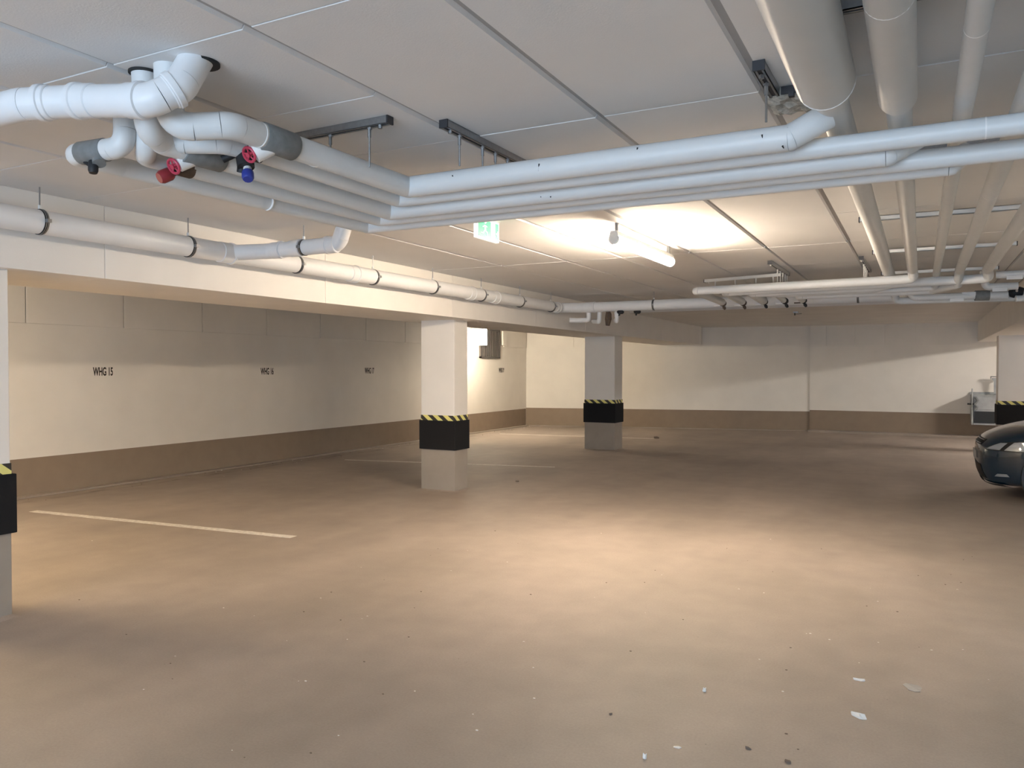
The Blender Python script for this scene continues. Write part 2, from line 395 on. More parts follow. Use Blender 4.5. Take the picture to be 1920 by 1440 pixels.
# ------------------------------------------------------------------ wall grille
t = thing('wall_grille', 'dark slatted vent grille high on the left wall behind the middle pillar', 'grille', (XL, 17.2, 1.83)); off = rel(t)
obj('frame', B(((XL,16.70,1.82),(XL+.05,17.70,1.86)),((XL,16.70,2.50),(XL+.05,17.70,2.54)),((XL,16.70,1.82),(XL+.05,16.74,2.54)),((XL,17.66,1.82),(XL+.05,17.70,2.54))), 'darkgrille', t, loc=off)
obj('backing', B(((XL,16.72,1.84),(XL+.012,17.68,2.52))), 'darkgrille', t, loc=off)
for k in range(9):
    y = 16.79+k*.1
    bm = B(((XL+.012,y,1.86),(XL+.045,y+.045,2.50))); obj('slat', bm, 'darkgrille', t, loc=off)
t = obj('junction_box', B(((XL+.03,17.80,2.16),(XL+.075,18.02,2.52)), bev=.006), 'wall'); tag(t, 'flat cream box on the wall right of the dark grille', 'box')

# ------------------------------------------------------------------ lamps
def tube_lamp(label, a, c, m, h=2.53, r=.042, group=None):
    """fluorescent batten along a->c (x,y) with white housing, diffuser, end caps and two clips"""
    a = Vector((a[0], a[1], h)); c = Vector((c[0], c[1], h)); t = thing('fluorescent_lamp', label, 'lamp', (a+c)/2, group); off = rel(t)
    d = (c-a).normalized()
    obj('diffuser', T([a+d*.03, a+d*.05, c-d*.05, c-d*.03], [r*.9, r, r, r*.9], 20), m, t, True, off)
    up = Vector((0,0,1)); s = Vector((-d.y, d.x, 0)); bm = bmesh.new(); v = []
    for e in (a+d*.02, c-d*.02):
        for ww, zz in ((-.035,.026),(.035,.026),(.026,.062),(-.026,.062)): v.append(bm.verts.new(e+s*ww+up*zz))
    for f in ((0,1,2,3),(4,5,6,7),(0,1,5,4),(1,2,6,5),(2,3,7,6),(3,0,4,7)): bm.faces.new([v[i] for i in f])
    obj('housing', bm, 'whiteplastic', t, loc=off)
    for e, g in ((a, 1), (c, -1)): obj('end_cap', T([e+d*g*.012, e+d*g*.016, e+d*g*.032], [r*.7, r*.98, r*1.03], 20), 'whiteplastic', t, True, off)
    for q in (.06, .94):
        p = a+(c-a)*q; obj('ceiling_clip', B((p+Vector((-.012,-.012,.06)), p+Vector((.012,.012,CEIL-h)))), 'zinc', t, loc=off)
    return t
tube_lamp('glowing warm fluorescent tube lamp on the ceiling above the drive aisle', (-2.07,5.62), (-2.05,7.12), M['lampmain'], 2.535)
# square box lamp hanging behind the middle pillar
t = thing('box_lamp', 'glowing white box lamp beside the dark grille, partly behind the middle pillar', 'lamp', (-8.9,15.38,2.08)); off = rel(t)
obj('housing', B(((-9.10,15.31,2.087),(-9.085,15.46,2.468)),((-9.10,15.31,2.455),(-8.68,15.46,2.468))), 'whiteplastic', t, loc=off)
obj('front_diffuser', B(((-9.085,15.30,2.087),(-8.68,15.312,2.455))), 'lampbayfront', t, loc=off)
obj('rear_diffuser', B(((-9.084,15.313,2.09),(-8.69,15.46,2.454))), 'lampbay', t, loc=off)
for xx in (-9.04,-8.74): obj('suspension_rod', cyl((xx,15.38,2.46),(xx,15.38,2.69),.006,8), 'zinc', t, True, off)
tube_lamp('warm fluorescent lamp over the parking bay left of the photo', (-7.8,1.3), (-7.8,2.8), M['lampbaynear'], 2.50)
tube_lamp('neutral fluorescent lamp on the ceiling behind the camera', (-1.9,-2.6), (-.4,-2.6), M['lampbehind'], 2.50)
tube_lamp('unseen added cool fill lamp on the ceiling right of the photo, near one', (4.1,4.2), (4.1,5.7), M['lamprightfill'], 2.50)  # unseen lamp, added to throw cool light on the car and right side
tube_lamp('cool fluorescent lamp on the ceiling right of the photo, far one', (4.2,16.4), (4.2,17.9), M['lampfar'], 2.50)

# ------------------------------------------------------------------ emergency exit sign
t = thing('exit_sign', 'glowing green and white escape sign hanging below the front pipes', 'sign', (-2.93,5.35,2.48)); off = rel(t)
sx, sy0, sy1, sz0, sz1 = -2.86, 4.93, 5.26, 2.505, 2.655
obj('housing', B(((sx-.02,sy0,sz0),(sx+.012,sy1,sz1)), bev=.003), 'signwhite', t, loc=off)
obj('green_panel', B(((sx+.012,sy0+.012,sz0+.012),(sx+.0135,sy0+.20,sz1-.012))), 'signgreen', t, loc=off)
obj('green_panel', B(((sx+.012,sy1-.06,sz0+.012),(sx+.0135,sy1-.012,sz1-.012))), 'signgreen', t, loc=off)
# running figure and arrow cut out in white
def flat(pts, x, th=.0015):
    bm = bmesh.new(); f = bm.faces.new([bm.verts.new((x, p[0], p[1])) for p in pts])
    r = bmesh.ops.extrude_face_region(bm, geom=[f]); bmesh.ops.translate(bm, vec=(th,0,0), verts=[v for v in r['geom'] if isinstance(v, bmesh.types.BMVert)])
    return bm
bm = bmesh.new(); y, z = sy0+.105, sz0+.03
for a, c, r in (((y,z+.07),(y+.006,z+.035),.014),((y+.006,z+.035),(y+.035,z+.022),.008),((y+.035,z+.022),(y+.04,z-.006),.006),((y,z+.035),(y-.025,z+.01),.008),((y-.025,z+.01),(y-.05,z+.012),.006),((y,z+.07),(y+.035,z+.062),.006),((y,z+.07),(y-.03,z+.055),.006)):
    sweep(bm, [(sx+.0135,)+a, (sx+.0135,)+c], r*.6, 6)
bmesh.ops.create_uvsphere(bm, u_segments=10, v_segments=6, radius=.011, matrix=Matrix.Translation((sx+.013, y+.008, z+.093)))
obj('running_figure', bm, 'signwhite', t, loc=off)
obj('arrow', flat([(sy1-.045,sz0+.07),(sy1-.03,sz0+.07),(sy1-.03,sz0+.085),(sy1-.018,sz0+.062),(sy1-.03,sz0+.04),(sy1-.03,sz0+.055),(sy1-.045,sz0+.055)], sx+.0135), 'signwhite', t, loc=off)
obj('hanger', cyl((sx-.004,(sy0+sy1)/2,sz1),(sx-.004,(sy0+sy1)/2,CEIL), .006, 8), 'whiteplastic', t, True, off)

# ------------------------------------------------------------------ drain pipe along the beam
Y = Vector((0,1,0)); X = Vector((1,0,0)); Z = Vector((0,0,1))
dz = lambda y: 2.452+.0012*(y-4)
pipe('drain_pipe', 'long white drain pipe running along the face of the left beam', 'pipe',
     [(-4.8,-2.5,2.44),(-4.8,dz(4) and 10.78,2.468),(-4.55,11.0,2.475),(.0,11.0,2.475)], .074, .10, 'pvc',
     sockets=[((-4.8,4.40,2.453),Y,.13),((-4.8,5.93,2.455),Y,.12),((-4.8,8.12,2.458),Y,.12),((-4.8,8.72,2.459),Y,.14),((-4.8,10.62,2.463),Y,.12),((-4.40,11.0,2.475),X,.16)], n=28)
for k, (y, lab) in enumerate([(2.95,'steel pipe clamp on the beam drain pipe nearest the left photo edge'),(4.05,'steel clamp on the beam drain pipe just before its branch'),
    (5.18,'steel clamp on the beam drain pipe below the branch clamp'),(6.25,'first clamp on the beam drain pipe right of the branch bend'),(7.32,'second clamp on the beam drain pipe right of the branch bend'),
    (8.40,'clamp between two sockets of the beam drain pipe'),(9.45,'second clamp from the far end of the beam drain pipe'),(10.45,'last clamp on the beam drain pipe before the corner')]):
    clamp(lab, (-4.8,y,2.453+.0012*(y-4)), Y, .074, CEIL)
clamp('clamp on the far cross pipe near the back left corner', (-3.42,11.0,2.475), X, .074, CEIL)
clamp('clamp on the far cross pipe seen under the right pipes', (-.72,11.0,2.475), X, .074, CEIL)
pipe('branch_pipe', 'short white branch pipe bending from the beam drain pipe up into the ceiling', 'pipe',
     [(-4.80,4.42,2.455),(-4.58,4.64,2.482),(-3.93,4.70,2.50),(-3.84,4.68,2.675)], .060, [.10,.09], 'pvc',
     sockets=[((-4.50,4.65,2.486),X,.11),((-4.32,4.665,2.49),X,.12),((-3.99,4.69,2.498),-X,.10)])
clamp('clamp with thin rod on the short branch pipe', (-4.25,4.67,2.49), X, .060, CEIL)

# ------------------------------------------------------------------ foreground pipes, upper left to right (five run side by side)
G = 'insulated pipes running round the corner'
D1 = 'row of five bundled grey-white insulated pipes turning the corner'
pipe('insulated_pipe', 'thickest nearest insulated pipe of the corner bundle, ending at the big overhead pipe', 'pipe',
     [(-2.47,2.0,2.675),(-2.475,2.01,2.445),(-2.325,2.16,2.472),(-2.324,2.33,2.474),(-2.235,3.19,2.44),(-.455,3.19,2.44),(-.32,3.22,2.515)],
     .0505, [.075,.085,.05,.012,.012], 'jacket', seams=[((-2.323,2.30,2.473),Y),((-2.30,2.60,2.463),Y)],
     marks=[((-1.50,3.141,2.455),(-1.505,3.143,2.425)),((-1.95,3.142,2.455),(-1.945,3.142,2.447)),((-.55,3.140,2.452),(-.548,3.141,2.438)),((-1.05,3.145,2.468),(-1.052,3.143,2.460)),
            ((-.475,3.14,2.40),(-.47,3.145,2.39))])
pipe('insulated_pipe', 'second insulated pipe of the corner bundle, thin, running on past the right edge', 'pipe',
     [(-2.66,2.15,2.675),(-2.655,2.15,2.445),(-2.50,2.28,2.455),(-2.46,2.45,2.452),(-2.385,3.32,2.42),(1.13,3.32,2.42)], .039, [.06,.06,.05,.02], 'jacket',
     seams=[((.2,3.32,2.42),X)])
pipe('insulated_pipe', 'third insulated pipe of the corner bundle, with red-wheel valve at its near end', 'pipe',
     [(-2.60,2.0,2.675),(-2.608,2.02,2.455),(-2.66,2.13,2.442),(-2.63,2.35,2.438),(-2.535,3.45,2.397),(-.125,3.45,2.397),(-.02,3.52,2.47)], .047, [.055,.06,.05,.012,.012], 'jacket',
     marks=[((-1.62,3.412,2.372),(-1.618,3.408,2.384)),((-1.62,3.40,2.405),(-1.618,3.405,2.412)),((-1.57,3.41,2.367),(-1.566,3.41,2.371))])
pipe('insulated_pipe', 'fourth insulated pipe of the corner bundle, running on past the right edge', 'pipe',
     [(-2.75,2.13,2.675),(-2.76,2.13,2.43),(-2.86,2.20,2.43),(-2.85,2.35,2.43),(-2.70,3.58,2.392),(1.13,3.58,2.392)], .040, [.06,.06,.05,.02], 'jacket')
pipe('insulated_pipe', 'outermost and farthest insulated pipe of the corner bundle', 'pipe',
     [(-2.83,2.08,2.675),(-2.80,2.065,2.43),(-3.09,2.03,2.425),(-3.08,2.25,2.425),(-2.885,3.71,2.387),(.10,3.71,2.387),(.16,3.78,2.45)], .042, [.06,.05,.05,.012,.012], 'jacket',
     seams=[((-2.97,3.0,2.403),Y)])
# insulated grey fittings with valves
def wheel(bm, p, ax, r, spokes=5):
    p = Vector(p); ax = Vector(ax).normalized(); u = ax.orthogonal().normalized(); v = ax.cross(u)
    ring = [p+(u*math.cos(a)+v*math.sin(a))*r for a in [2*math.pi*k/20 for k in range(21)]]
    sweep(bm, ring, r*.20, 8, False)
    for k in range(spokes):
        a = 2*math.pi*k/spokes; sweep(bm, [p, p+(u*math.cos(a)+v*math.sin(a))*r], r*.13, 6)
    sweep(bm, [p-ax*r*.3, p+ax*r*.35], r*.36, 10)
    return bm
def valve(label, p0, p1, r, parts, m='greyfoil', name='insulated_valve'):
    t = thing(name, label, 'valve', p0, 'valves at the near end of the pipe bundle'); off = rel(t); p0, p1 = Vector(p0), Vector(p1); d = (p1-p0).normalized()
    obj('insulated_body', T([p0, p0+d*.004, p1-d*.004, p1], [r*.96, r, r, r*.96], 24), m, t, True, off)
    for kind, args in parts:
        if kind == 'collar': obj('collar', T([args[0], args[1]], [args[2], args[2]*.96], 20), args[3], t, True, off)
        if kind == 'wheel': obj('handwheel', wheel(bmesh.new(), *args[:3]), args[3], t, True, off)
        if kind == 'stem': obj('stem', T([args[0], args[1]], args[2], 14), args[3], t, True, off)
        if kind == 'cap': obj('drain_cap', T([args[0], Vector(args[0]).lerp(Vector(args[1]), .15), Vector(args[0]).lerp(Vector(args[1]), .8), args[1]], [args[2]*.85, args[2], args[2], args[2]*.8], 12), args[3], t, True, off)
    return t
valve('grey insulated valve with bright red handwheel on the nearest bundle pipe', (-2.324,2.315,2.474), (-2.306,2.475,2.466), .0565,
      [('collar', ((-2.325,2.37,2.455),(-2.372,2.322,2.412),.042,'seam')), ('wheel', ((-2.380,2.305,2.404),(-.05,-.85,-.50),.029,'red')),
       ('stem', ((-2.345,2.35,2.43),(-2.380,2.305,2.404),.007,'red'))])
valve('black valve body with blue drain cap between the two red-wheel valves', (-2.47,2.36,2.455), (-2.462,2.45,2.452), .040,
      [('collar', ((-2.475,2.37,2.44),(-2.455,2.36,2.375),.036,'blackrub')), ('stem', ((-2.48,2.35,2.44),(-2.535,2.31,2.405),.016,'blackrub')), ('stem', ((-2.47,2.36,2.42),(-2.49,2.37,2.36),.020,'blackrub')),
       ('stem', ((-2.452,2.365,2.37),(-2.435,2.35,2.345),.017,'seam')), ('cap', ((-2.44,2.355,2.355),(-2.425,2.341,2.318),.024,'blue'))], 'blackrub')
valve('grey insulated valve with red handwheel on the third bundle pipe', (-2.650,2.21,2.4405), (-2.626,2.39,2.4365), .056,
      [('collar', ((-2.65,2.27,2.425),(-2.685,2.215,2.385),.038,'seam')), ('wheel', ((-2.695,2.205,2.372),(-.05,-.85,-.50),.029,'red')), ('stem', ((-2.66,2.26,2.41),(-2.695,2.205,2.372),.007,'red'))])
valve('dark valve body with dull red cap, lowest of the valve cluster', (-2.853,2.33,2.43), (-2.845,2.42,2.427), .043,
      [('collar', ((-2.85,2.36,2.42),(-2.80,2.27,2.37),.022,'blackrub')), ('stem', ((-2.83,2.36,2.43),(-2.72,2.26,2.39),.013,'blackrub')), ('cap', ((-2.805,2.285,2.375),(-2.82,2.235,2.345),.028,'redcap'))], 'brown')
valve('grey insulated fitting with small black cap at the far left pipe end', (-3.035,2.037,2.426), (-2.90,2.053,2.428), .046,
      [('collar', ((-2.945,2.05,2.41),(-2.925,2.04,2.372),.026,'greyfoil')), ('stem', ((-3.0,2.03,2.385),(-2.96,2.03,2.365),.008,'blackrub')), ('cap', ((-2.955,2.035,2.385),(-2.95,2.03,2.335),.019,'blackrub'))])
# thick white drain pipe crossing above the valves
pipe('overhead_drain_pipe', 'thick white drain pipe with sockets at the upper left, bending up into the ceiling', 'pipe',
     [(-3.9,1.62,2.47),(-2.93,1.74,2.52),(-2.75,1.815,2.525),(-2.40,1.875,2.492),(-2.335,1.94,2.55),(-2.338,2.03,2.70)], .0575, [.12,.10,.08,.07], 'pvc',
     sockets=[((-2.69,1.825,2.520),(-.35,-.06,.033),.09),((-2.465,1.865,2.498),(.35,.06,-.033),.075),((-2.352,1.925,2.535),(.065,.075,.07),.035),((-2.845,1.775,2.523),(-.18,-.075,-.004),.05)], n=32)
# ceiling holes (dark rings) where pipes go up
for x, y, r, lab in ((-2.338,2.03,.070,'dark round hole in the ceiling round the thick drain pipe'),(-2.60,2.0,.056,'dark round hole in the ceiling round the thin pipe behind the drain pipe')):
    t = obj('ceiling_hole', T([(x,y,CEIL-.012),(x,y,CEIL+.01)], r, 28), 'rubber', None, True); tag(t, lab, 'hole')
# ------------------------------------------------------------------ rails with rods above the corner bundle
rail('steel rail with two rods above the left leg of the corner bundle', (-2.09,2.84,2.632), (-2.98,2.86,2.632), [(-2.20,2.843,2.455),(-2.43,2.85,2.44),(-2.62,2.85,2.44),(-2.80,2.855,2.43)])
rail('steel rail with rods just right of the bundle corner, running away from the camera', (-1.905,3.00,2.632), (-1.895,3.86,2.632), [(-1.903,3.13,2.49),(-1.90,3.34,2.45),(-1.90,3.47,2.44),(-1.90,3.60,2.43)])
rail('short steel rail with one rod beside the mortar patch', (-.53,2.955,2.632), (-.525,3.30,2.632), [(-.528,3.10,2.485)])
rail('steel rail glimpsed between the two right-hand bundle pipes', (-.35,4.30,2.60), (.9,4.30,2.60), [])
# mortar patch
bm = bmesh.new(); rng = random.Random(3)
g = [[bm.verts.new((-.560+.18*i/8+rng.uniform(-.006,.006), 3.27+.24*j/8+rng.uniform(-.006,.006), CEIL-.036-rng.uniform(0,.020)*(0 < i < 8 and 0 < j < 8))) for j in range(9)] for i in range(9)]
for i in range(8):
    for j in range(8): bm.faces.new((g[i][j], g[i+1][j], g[i+1][j+1], g[i][j+1]))
edge = [e for e in bm.edges if e.is_boundary]
r = bmesh.ops.extrude_edge_only(bm, edges=edge); 
for v in [v for v in r['geom'] if isinstance(v, bmesh.types.BMVert)]: v.co.z = CEIL+.01
t = obj('mortar_patch', bm, 'mortar'); tag(t, 'rough grey mortar lump on the ceiling between the short rail and big pipe', 'patch')
t = obj('steel_anchor', B(((-.50,3.26,2.635),(-.36,3.285,2.665)),((-.47,3.25,2.62),(-.45,3.275,2.64)),((-.41,3.24,2.61),(-.385,3.28,2.64))), 'zincdark'); tag(t, 'dark metal anchor strip at the top edge of the mortar patch', 'bracket')

# ------------------------------------------------------------------ overhead pipes running to the back at the right
pipe('overhead_pipe', 'fattest overhead pipe, the left one of the five running to the back', 'pipe',
     [(-.303,-1.5,2.55),(-.303,9.15,2.55),(-.30,9.30,2.46),(-.45,9.40,2.44),(-1.75,9.40,2.44),(-1.78,10.3,2.42)], .0565, [.06,.06,.06,.05], 'jacket')
t = tag(obj('thick_insulation_sleeve', T([(-.303,-1.5,2.552),(-.303,2.94,2.552),(-.303,2.965,2.552),(-.303,2.97,2.552)], [.098,.098,.094,.05], 32), 'jacket', None, True), 'thick sleeve jacket round the near part of the left overhead pipe', 'pipe')
obj('jacket_seam', ringat((-.303,2.955,2.552), Y, .0985, .006), 'seam', t, True)
obj('end_collar', T([(-.303,2.965,2.552),(-.303,3.12,2.552)], .066, 24), 'jacket', t, True)
pipe('overhead_pipe', 'second overhead pipe from the left, turning down into the bright far pipe', 'pipe',
     [(-.082,3.0,2.53),(-.082,8.72,2.53),(-.07,8.85,2.455),(-.22,8.86,2.452),(-2.27,8.88,2.435),(-2.30,10.35,2.42)], .0455, [.06,.06,.06,.03], 'jacket')
t = tag(obj('thick_insulation_sleeve', T([(-.082,-1.5,2.53),(-.082,3.17,2.53),(-.082,3.21,2.53),(-.082,3.22,2.53)], [.064,.064,.055,.03], 28), 'jacket', None, True), 'sleeve jacket round the near part of the second overhead pipe', 'pipe')
obj('jacket_seam', ringat((-.082,2.30,2.53), Y, .0645, .005), 'seam', t, True)
pipe('overhead_pipe', 'thin middle overhead pipe of the five running to the back', 'pipe',
     [(.134,-1.5,2.53),(.134,9.2,2.53),(.13,9.50,2.42),(-.1,9.58,2.42),(-1.50,9.58,2.42),(-1.53,10.3,2.41)], .034, [.06,.06,.06,.05], 'jacket', seams=[((.134,2.62,2.53),Y)])
pipe('overhead_pipe', 'fourth overhead pipe from the left, running to the back', 'pipe',
     [(.335,-1.5,2.53),(.335,9.0,2.53),(.33,9.3,2.42),(.1,9.75,2.41),(-1.28,9.75,2.41),(-1.31,10.3,2.41)], .043, [.06,.06,.06,.05], 'jacket', seams=[((.335,5.1,2.53),Y)])
pipe('overhead_pipe', 'rightmost overhead pipe bending left at the back', 'pipe',
     [(.575,-1.5,2.53),(.575,9.05,2.53),(.60,9.20,2.462),(.42,9.22,2.458),(-2.02,9.22,2.44),(-2.05,10.35,2.42)], .047, [.06,.06,.06,.05], 'jacket')
for y, lab in ((2.55,'cross rail between the fat near overhead pipes at the top edge'),(6.22,'first bright cross rail over the overhead pipes behind the bundle'),(8.0,'second bright cross rail over the overhead pipes'),(9.82,'last cross rail over the overhead pipes before the far bends')):
    rail(lab, (-.40,y,2.612), (.72,y,2.612), [], h=.035, w=.035, zm='zinclit' if y > 3 else 'zinc')
t = obj('cable', cyl((.105,3.9,2.60),(.105,8.2,2.60), .005, 6), 'seam', None, True); tag(t, 'thin white cable running beside the thin overhead pipe', 'cable')

# ------------------------------------------------------------------ far pipe group
rail('long bright rail above the far pipes, running left to right', (-2.33,9.55,2.60), (-1.40,9.30,2.60), [(-2.2,9.51,2.5),(-1.95,9.45,2.5),(-1.7,9.38,2.49),(-1.5,9.33,2.49)], rodr=.004, zm='zinclit')
rail('left one of two rails with shiny rods above the far pipes', (-1.385,8.40,2.628), (-1.375,9.55,2.628), [(-1.384,8.88,2.48),(-1.38,9.05,2.50),(-1.38,9.22,2.49),(-1.38,9.40,2.47),(-1.377,9.52,2.45)], rodr=.004, zm='zinclit')
rail('right one of two rails with shiny rods above the far pipes', (-.53,8.48,2.628), (-.52,9.6,2.628), [(-.53,8.87,2.49),(-.53,9.05,2.50),(-.53,9.22,2.49),(-.53,9.42,2.48)], rodr=.004, zm='zinclit')
for (x, y, lab, m1, m2) in ((-2.30,10.36,'small dark valve at the leftmost far pipe end','brown','seam'),(-2.05,10.40,'brown valve with white disc in the far valve row','brown','seam'),(-1.78,10.38,'black valve with white tag, middle of the far valve row','blackrub','seam'),
                            (-1.53,10.38,'black valve with curved lever in the far valve row','blackrub','seam'),(-1.31,10.38,'rightmost dark valve of the far valve row','blackrub','brown')):
    t = thing('small_valve', lab, 'valve', (x,y,2.40), 'far valve row'); off = rel(t)
    obj('body', T([(x,y-.05,2.41),(x,y-.03,2.41),(x,y+.05,2.41),(x,y+.07,2.41)], [.03,.042,.042,.03], 14), m1, t, True, off)
    obj('stem', T([(x,y,2.40),(x+.03,y-.05,2.345)], .015, 8), m1, t, True, off)
    obj('cap', T([(x+.03,y-.05,2.35),(x+.045,y-.06,2.325)], [.022,.015], 10), m1, t, True, off)
    obj('tag_disc', B(((x-.10,y-.05,2.368),(x-.02,y-.03,2.382)), bev=.003), m2, t, False, off)
# pipes that drop and run right below the far group
pipe('lower_far_pipe', 'white pipe dropping from the far group and running to the right edge, rear one', 'pipe',
     [(-.28,10.35,2.52),(-.28,10.5,2.365),(1.13,10.62,2.365)], .042, [.09], 'jacket')
pipe('lower_far_pipe', 'white pipe dropping from the far group, front one, ending at the dark fitting', 'pipe',
     [(-.12,10.30,2.50),(-.10,10.33,2.385),(.54,10.38,2.385)], .040, [.07], 'jacket')
t = thing('insulated_valve', 'dark insulated pipe fitting near the right edge in the far group', 'valve', (.61,10.39,2.385)); off = rel(t)
obj('insulated_body', cyl((.54,10.38,2.385),(.68,10.40,2.385),.058,20), 'greyfoil', t, True, off)
obj('white_end', cyl((.68,10.40,2.38),(.86,10.42,2.38),.046,20), 'jacket', t, True, off)
t = thing('insulated_valve', 'small dark ball valve at the far right under the white tags', 'valve', (.94,10.43,2.42)); off = rel(t)
obj('valve_body', T([(.87,10.42,2.39),(.90,10.42,2.40),(.99,10.43,2.42),(1.02,10.43,2.43)], [.03,.055,.055,.03], 16), 'blackrub', t, True, off)
obj('valve_bolt', cyl((.94,10.37,2.42),(.94,10.35,2.42),.014,8), 'chrome', t, True, off)
pipe('lower_far_pipe', 'white elbow pipe closing the far group at the right edge', 'pipe', [(.93,10.36,2.335),(1.03,10.38,2.335),(1.06,10.38,2.5)], .035, [.05], 'jacket')
pipe('upper_far_pipe', 'short teal-lit pipe near the ceiling at the right edge', 'pipe', [(.68,9.52,2.52),(1.10,9.50,2.52)], .038, .05, 'jacket')
pipe('upper_far_pipe', 'stubby rounded pipe end below the upper far pipe at the right edge', 'pipe', [(.60,10.0,2.62),(.62,10.0,2.445),(.92,10.02,2.445)], .040, .05, 'jacket')
for (x, y, z, lab) in ((.36,10.34,2.345,'blank white tag plate hanging on the lower far pipe'),(.48,10.345,2.405,'white tag plate at the upper edge of the dark fitting'),(.75,9.97,2.410,'white tag plate under the stubby pipe end'),(.84,9.475,2.485,'white tag plate under the short teal-lit pipe')):
    t = obj('tag_plate', B(((x-.07,y-.008,z-.022),(x+.07,y,z+.022)), bev=.003), 'plate'); tag(t, lab, 'tag')
# small cluster at the back left corner
pipe('corner_pipe', 'small white U-bent pipe under the far end of the beam drain pipe', 'pipe', [(-4.45,11.06,2.46),(-4.45,11.06,2.29),(-4.62,11.0,2.285),(-4.72,10.95,2.29)], .036, [.05,.05], 'pvc')
pipe('corner_pipe', 'second small pipe bend right of the U-bent pipe', 'pipe', [(-4.28,11.08,2.47),(-4.30,11.1,2.26),(-4.45,11.25,2.28)], .034, [.05], 'pvc')
pipe('corner_pipe', 'third small pipe stub in the corner cluster', 'pipe', [(-4.0,11.08,2.47),(-4.02,11.1,2.26),(-4.10,11.25,2.28)], .030, [.05], 'pvc')
t = thing('corner_valve', 'rusty brown valve hanging in the corner pipe cluster', 'valve', (-4.15,11.15,2.33)); off = rel(t)
obj('valve_body', T([(-4.15,11.06,2.45),(-4.15,11.1,2.37),(-4.16,11.12,2.30),(-4.17,11.12,2.20)], [.02,.045,.05,.03], 14), 'brown', t, True, off)
obj('lever', T([(-4.05,11.1,2.46),(-4.05,11.1,2.33)], .010, 8), 'zinc', t, True, off)
for x, y, lab in ((-4.0+.08,11.0,'tiny dark valve just below the far cross pipe, left one'),(-3.68,11.05,'dark lever valve below the far cross pipe beside its clamp')):
    t = thing('small_valve', lab, 'valve', (x,y,2.38)); off = rel(t)
    obj('body', T([(x-.05,y-.02,2.395),(x-.03,y-.02,2.39),(x+.03,y-.02,2.385),(x+.05,y-.02,2.38)], [.015,.03,.03,.015], 10), 'blackrub', t, True, off)
    obj('stem', T([(x,y-.03,2.39),(x-.01,y-.05,2.335)], .014, 8), 'blackrub', t, True, off)
# ceiling bracket near the back
t = thing('ceiling_bracket', 'lone small bracket on the plain ceiling near the back wall', 'bracket', (-2.10,15.5,2.62)); off = rel(t)
obj('foot', B(((-2.13,15.48,2.60),(-2.04,15.54,2.63))), 'zinc', t, loc=off); obj('stub', cyl((-2.10,15.5,2.62),(-2.10,15.5,2.555),.012,8), 'rubber', t, True, off)
obj('arm', cyl((-2.10,15.5,2.575),(-1.98,15.52,2.585),.008,8), 'zinc', t, True, off)

# ------------------------------------------------------------------ floor lines
def strip(label, p, q, w=.085):
    p, q = Vector((*p, 0)), Vector((*q, 0)); d = (q-p).normalized(); s = Vector((-d.y, d.x, 0))*w/2; bm = bmesh.new(); n = 40; L_, R_ = [], []
    rng = random.Random(label)
    for k in range(n+1):
        c = p+(q-p)*k/n; L_.append(bm.verts.new(c+s*rng.uniform(.9,1.05)+Vector((0,0,.0016)))); R_.append(bm.verts.new(c-s*rng.uniform(.9,1.05)+Vector((0,0,.0016))))
    for k in range(n): bm.faces.new((L_[k], L_[k+1], R_[k+1], R_[k]))
    lo = [bm.verts.new((v.co.x, v.co.y, .0)) for v in L_+R_[::-1]]; ring = L_+R_[::-1]
    for k in range(len(ring)): bm.faces.new((ring[k], ring[(k+1)%len(ring)], lo[(k+1)%len(ring)], lo[k]))
    tag(obj('parking_line', bm, 'line'), label, 'line', 'white parking bay lines')
strip('nearest white bay line on the floor, between near and middle pillars', (-8.58,5.16), (-5.12,5.47), .10)
strip('thin white bay line passing behind the middle pillar', (-8.72,10.56), (-5.12,11.30), .08)
strip('farthest white bay line, running to the farther pillar', (-8.95,16.55), (-5.25,16.93), .08)

# ------------------------------------------------------------------ debris on the floor
def scrap(label, x, y, w, d, m, ang=0, hgt=.006, curl=.02, name='paper_scrap', cat='litter'):
    bm = bmesh.new(); rng = random.Random(label); n = 10
    c = bm.verts.new((0,0,hgt+curl*.5)); ring = []
    for k in range(n):
        a = 2*math.pi*k/n; r = rng.uniform(.7,1.1); ring.append(bm.verts.new((w/2*r*math.cos(a), d/2*r*math.sin(a), hgt*rng.uniform(.2,.6)+curl*max(0,rng.uniform(-.5,1)))))
    lo = [bm.verts.new((v.co.x*.95, v.co.y*.95, 0)) for v in ring]
    for k in range(n):
        bm.faces.new((c, ring[k], ring[(k+1)%n])); bm.faces.new((ring[k], lo[k], lo[(k+1)%n], ring[(k+1)%n]))
    bm.faces.new(lo[::-1])
    o = obj(name, bm, m); o.location = (x, y, .0005); o.rotation_euler = (0,0,ang); tag(o, label, cat); return o
scrap('brightest crumpled white scrap on the floor at the lower right', -.23,3.79,.075,.035,'debris',-.5,.008,.022)
scrap('thin curved white scrap behind the brightest scrap', -.26,4.24,.065,.022,'debris',.0,.004,.01)
scrap('flat greyish plastic film piece right of the white scraps', -.02,4.26,.085,.10,'film',.4,.002,.003)
scrap('small pale chip near the bottom edge, right of centre', -.91,3.75,.022,.015,'debris')
scrap('oblong pale flake at the bottom edge centre', -.96,2.99,.018,.014,'debris')
scrap('pale flat flake right of the bottom centre flake', -.87,3.14,.045,.018,'debris',.1,.003,.004)
scrap('brown crumb by the bottom edge, left one of two', -.61,3.26,.024,.016,'grit',0,.006,.008,'dirt_crumb')
scrap('brown crumb by the bottom edge, right one of two', -.45,3.22,.028,.02,'grit',0,.006,.008,'dirt_crumb')
scrap('small dark crumb left of the bottom centre', -1.22,3.30,.016,.012,'grit',0,.005,.006,'dirt_crumb')
